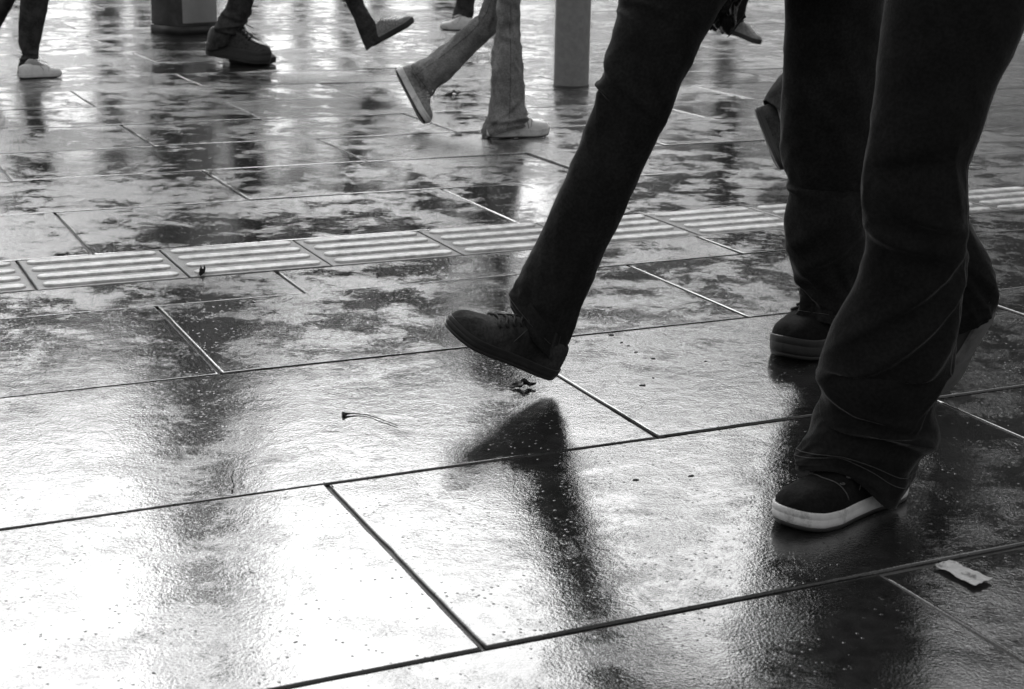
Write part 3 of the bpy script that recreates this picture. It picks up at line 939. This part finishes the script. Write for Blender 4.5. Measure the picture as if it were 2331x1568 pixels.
# walker in front of the pillar, heel lifting
F1 = dict(spec=[(476, 116, 530, 100, 9.35), (484, 88, 545, 84, 9.35), (490, 62, 557, 66, 9.35), (500, 40, 563, 45, 9.35), (516, 11, 573, 14, 9.35), (524, -50, 595, -50, 9.35)],
          folds=[(.3, 80, .1, .04, 80, .018), (.45, 60, -.1, .04, 80, .016), (.6, 90, .08, .04, 80, .014)], wr=.009, seed=11,
          heel=P(468, 124, 9.38), toe=G(614, 150), knee=P(550, -20, 9.35), up=V((.2, 0, 1)),
          shoe=dict(sole='dark', upper='leather', sole_h=.05, hi=1.2, slabel='chunky dark trainer rolling off its heel'))
F2 = dict(spec=[(508, 118, 548, 116, 9.75), (514, 62, 553, 60, 9.75), (520, 35, 572, 32, 9.75), (525, 11, 574, 9, 9.75), (530, -50, 600, -50, 9.75)],
          heel=G(520, 142), toe=G(629, 145), knee=P(560, -20, 9.75), seed=12, shoe=dict(sole='grey', upper='mesh'))
person('walker in dark bunched trousers and chunky dark trainers beside the pillar', [F1, F2], [HP(596, 9.4), HP(590, 9.6)], R(0), M_grey, M_coat)

# heel strike at the top centre left
K1 = dict(spec=[(834, 116, 872, 84, 9.40), (824, 92, 862, 64, 9.40), (812, 60, 850, 44, 9.40), (802, 36, 838, 24, 9.40), (790, 11, 828, 6, 9.40), (770, -45, 812, -50, 9.40)],
          heel=P(846, 108, 9.40), toe=P(947, 52, 9.38), knee=P(775, -70, 9.4), up=V((-.5, 0, .9)), seed=13,
          shoe=dict(sole='dark', upper='mesh', sole_h=.032, slabel='pale mesh shoe landing on its heel, dark sole'))
K2 = dict(spec=[(560, -70, 575, -120, 9.6), (640, -60, 650, -110, 9.6), (720, -60, 740, -110, 9.6)],
          heel=P(520, -60, 9.6), toe=P(500, 40 - 80, 9.6) + V((.0, .22, -.06)), knee=P(735, -70, 9.6), up=V((1, .3, .1)), seed=14, shoe=dict(sole='dark', upper='mesh'))
person('walker in dark trousers with a pale mesh shoe landing heel first, left of the jeans', [K1, K2], [HP(762, 9.35), HP(758, 9.55)], R(0), M_grey, M_coat, lean=.15)

# far walker going left behind the jeans wearer
Q1 = dict(spec=[(1030, 58, 1070, 48, 12.2), (1030, 35, 1078, 33, 12.2), (1037, 9, 1081, 9, 12.2), (1042, -50, 1092, -50, 12.2)],
          heel=G(1083, 68), toe=G(1002, 68), knee=P(1060, -60, 12.2), seed=15, shoe=dict(sole='white', upper='white'))
Q2 = dict(spec=[(1135, 60, 1172, 48, 12.4), (1135, 20, 1175, 18, 12.4), (1115, -50, 1165, -50, 12.4)],
          heel=G(1175, 66), toe=G(1095, 66), knee=P(1130, -60, 12.4), seed=16, shoe=dict(sole='white', upper='white'))
person('distant walker in mid grey trousers and white shoes going left, seen past the jeans', [Q1, Q2], [HP(1095, 12.2), HP(1105, 12.4)], R(180), M_mid, M_coat2)

# far walker between the foreground legs
W1 = dict(spec=[(1634, 60, 1690, 48, 10.3), (1638, 30, 1696, 26, 10.3), (1642, 5, 1700, 2, 10.3), (1648, -50, 1712, -50, 10.3)], wr=.009,
          heel=P(1656, 74, 10.35), toe=P(1730, 104, 10.2), knee=P(1690, -60, 10.3), up=V((.3, 0, 1)), seed=17, shoe=dict(sole='grey', upper='mesh', slabel='pale mesh shoe tilted toe down'))
W2 = dict(spec=[(1850, 100, 1900, 95, 10.5), (1850, 20, 1900, 20, 10.5), (1830, -50, 1890, -50, 10.5)],
          heel=G(1850, 112), toe=G(1945, 112), knee=P(1870, -60, 10.5), seed=18, shoe=dict(sole='grey', upper='mesh'))
person('distant walker in black trousers and a pale mesh shoe, seen between the foreground legs', [W1, W2], [HP(1755, 10.3), HP(1775, 10.5)], R(0), M_denim, M_coat)

# ------------------------------------------------------------------ litter on the stone
_G = G
def G(x, y, z=0.0):                          # point on the slightly sloping slabs
    p = _G(x, y)
    v = (-p.x * math.sin(YAW) + p.y * math.cos(YAW)) * .88 / H
    r_ = max([a for a in rows if a is not None and a <= v] or [.4])
    ln, dr = LEAN.get(r_, (0, 0))
    nx = min([a for a in rows if a is not None and a > v])
    return _G(x, y, z + dr + ln * (v - (r_ + nx) / 2))
def ticket():
    a, b, c, d = G(2127, 1290), G(2160, 1279), G(2260, 1322), G(2219, 1340)
    bm = bmesh.new()
    n, mm = 32, 12
    up, lo = [], []
    for i in range(n + 1):
        u = i / n
        r1, r2 = [], []
        for j in range(mm + 1):
            v = j / mm
            p = a.lerp(d, u).lerp(b.lerp(c, u), v)
            p = p + V((.0018 * noise.noise(V((u * 7, v * 5, 1))), .0018 * noise.noise(V((u * 6, v * 7, 4))), 0))
            z = .0030 + .0016 * max(0, u - .8) * 5 + .0022 * noise.noise(V((u * 4, v * 3, 9))) + .0012 * abs(noise.noise(V((u * 9, v * 6, 2))))
            r1.append(bm.verts.new(p + V((0, 0, z + .0006)))); r2.append(bm.verts.new(p + V((0, 0, z))))
        up.append(r1); lo.append(r2)
    for i in range(n):
        for j in range(mm):
            bm.faces.new((up[i][j], up[i + 1][j], up[i + 1][j + 1], up[i][j + 1]))
            bm.faces.new((lo[i][j], lo[i][j + 1], lo[i + 1][j + 1], lo[i + 1][j]))
    for i in range(n):
        for j in (0, mm): bm.faces.new((up[i][j], up[i + 1][j], lo[i + 1][j], lo[i][j]))
    for j in range(mm):
        for i in (0, n): bm.faces.new((up[i][j], up[i][j + 1], lo[i][j + 1], lo[i][j]))
    tag(link_mesh('paper_scrap', bm, M_paper), 'small white printed paper strip on the dark slab at bottom right', 'paper')
ticket()
def leaf(c, L, wd, rot, mat, label, curl=.2, stem=.4, cat='leaf', name='leaf', group=None):
    bm = bmesh.new()
    rows_ = []
    for i in range(17):
        s = i / 16
        w2 = wd * math.sin(math.pi * s ** .8) ** .8 * (1 + .25 * math.sin(s * 21)) / 2 + .0003
        row = []
        for j in range(7):
            t = j / 3 - 1
            z = .003 + curl * L * (t * t * .35 * math.sin(s * 3) + .25 * abs(math.sin(s * 4.2)) * (s > .45)) + .0015 * math.sin(s * 14 + t * 5)
            row.append((s * L, t * w2, max(z, .0012)))
        rows_.append(row)
    M = Matrix.Translation(c) @ Matrix.Rotation(rot, 4, 'Z')
    for dz in (0, -.0007):
        vs = [[bm.verts.new(M @ V((x, y, z + dz))) for x, y, z in r] for r in rows_]
        for a, b in zip(vs, vs[1:]):
            for j in range(6): bm.faces.new((a[j], a[j + 1], b[j + 1], b[j]))
    o = link_mesh(name, bm, mat)
    tag(o, label, cat, group)
    if stem:
        bm = bmesh.new()
        tube(bm, [M @ V((-stem * L * u, .004 * math.sin(u * 3), .003 + .002 * u)) for u in [i / 6 for i in range(7)]], .0010, 5)
        link_mesh('stalk', bm, mat, o)
    return o
leaf(G(1160, 884), .055, .026, R(12), M_leaf, 'crumpled dark wet leaf on the stone right under the lifted shoe', .45)
leaf(G(1012, 216), .085, .04, R(5), M_paleleaf, 'curled leaf on the stone behind the jeans wearer, under the lifted white shoe', .5)
leaf(G(455, 629), .028, .012, R(70), M_leaf, 'tiny dark leaf stub standing up on the tactile strip', 1.6, .3)
def stalk(pts, r0, label, r1=None, flare=0):
    bm = bmesh.new()
    q = [V(p) for p in crom([tuple(p) for p in pts], 14)]
    tube(bm, q, r0, 6, taper=lambda u: 1 + flare * max(0, 1 - u * 5) - .5 * u)
    tag(link_mesh('plant_stalk', bm, M_leaf), label, 'stalk')
stalk([G(781, 943, .004), G(800, 941, .003), G(835, 944, .002), G(870, 955, .003), G(905, 968, .002)], .0016, 'fallen stalk with a flared dark end on the bright slab left of the lifted shoe', flare=2.6)
stalk([G(917, 771, .003), G(932, 769, .003), G(950, 768, .003)], .0022, 'short dark twig on the stone left of the lifted shoe toe')
stalk([G(528, 1118, .002), G(532, 1100, .002), G(527, 1085, .002), G(533, 1070, .002)], .0013, 'thin curved stem lying across the slab at lower left')
# crumbs: small dark seed husks in a loose arc, and some scattered grit
def crumb(x, y, L, rot, label=None, mat=None):
    c = G(x, y, .0004)
    bm = bmesh.new()
    bmesh.ops.create_icosphere(bm, subdivisions=2, radius=1)
    sd_ = random.random() * 50
    for v in bm.verts:
        k_ = 1 + .35 * noise.noise(v.co * 1.7 + V((sd_, 0, 0)))
        p = Matrix.Rotation(rot, 3, 'Z') @ V((v.co.x * L / 2 * k_, v.co.y * L * .22 * k_, v.co.z * L * .16 * k_))
        v.co = c + p
    tag(link_mesh('seed_husk', bm, mat or M_leaf), label or 'small dark seed husk among those scattered over the wet slabs', 'debris', 'seed husks scattered on the slabs')
HUSKS = [(1392, 762, .016, 0, 'dark husk above the joint, first of the trail right of the lifted heel'), (1415, 779, .013, 60, 'tiny dark husk just under the first one, in the trail right of the lifted heel'),
         (1430, 786, .010, 40, 'dark speck in the middle of the slanting trail right of the lifted heel'), (1448, 801, .012, 30, 'dark husk at the lower end of the slanting trail right of the lifted heel'),
         (1487, 816, .013, 0, 'dark husk at the right end of the trail, right of the lifted heel'), (1487, 860, .012, 100, 'dark upright husk below the trail, right of the lifted heel'),
         (1463, 877, .018, 10, 'longest dark husk, lowest of the trail right of the lifted heel'), (1607, 822, .010, 0, 'lone dark husk between the trail and the black skate shoe'),
         (1447, 1092, .014, 0, 'dark flat husk below the joint, left one of two before the white soled sneaker'), (1573, 1083, .014, 20, 'dark flat husk below the joint, right one of two before the white soled sneaker'),
         (793, 1219, .010, 0, 'small dark husk on the bright slab near its slanting joint'), (572, 1304, .014, 0, 'dark husk beside the pillar reflection on the bright lower left slab'),
         (673, 1462, .014, 40, 'dark husk near the bottom joint at lower left'), (350, 1532, .012, -30, 'dark husk at the bottom edge of the photo, lower left'),
         (1512, 738, .008, 0, 'tiny speck above the joint, upper one right of the lifted heel'), (640, 1468, .007, 30, 'tiny speck left of the dark husk near the bottom joint'),
         (1035, 1446, .007, 0, 'speck just above the corner where three slabs meet at the bottom'), (90, 1518, .009, 0, 'dark speck in the bottom left corner')]
for x, y, L, r_, lb in HUSKS:
    crumb(x, y, L * (.62 if x < 1100 else .85), R(r_), lb)
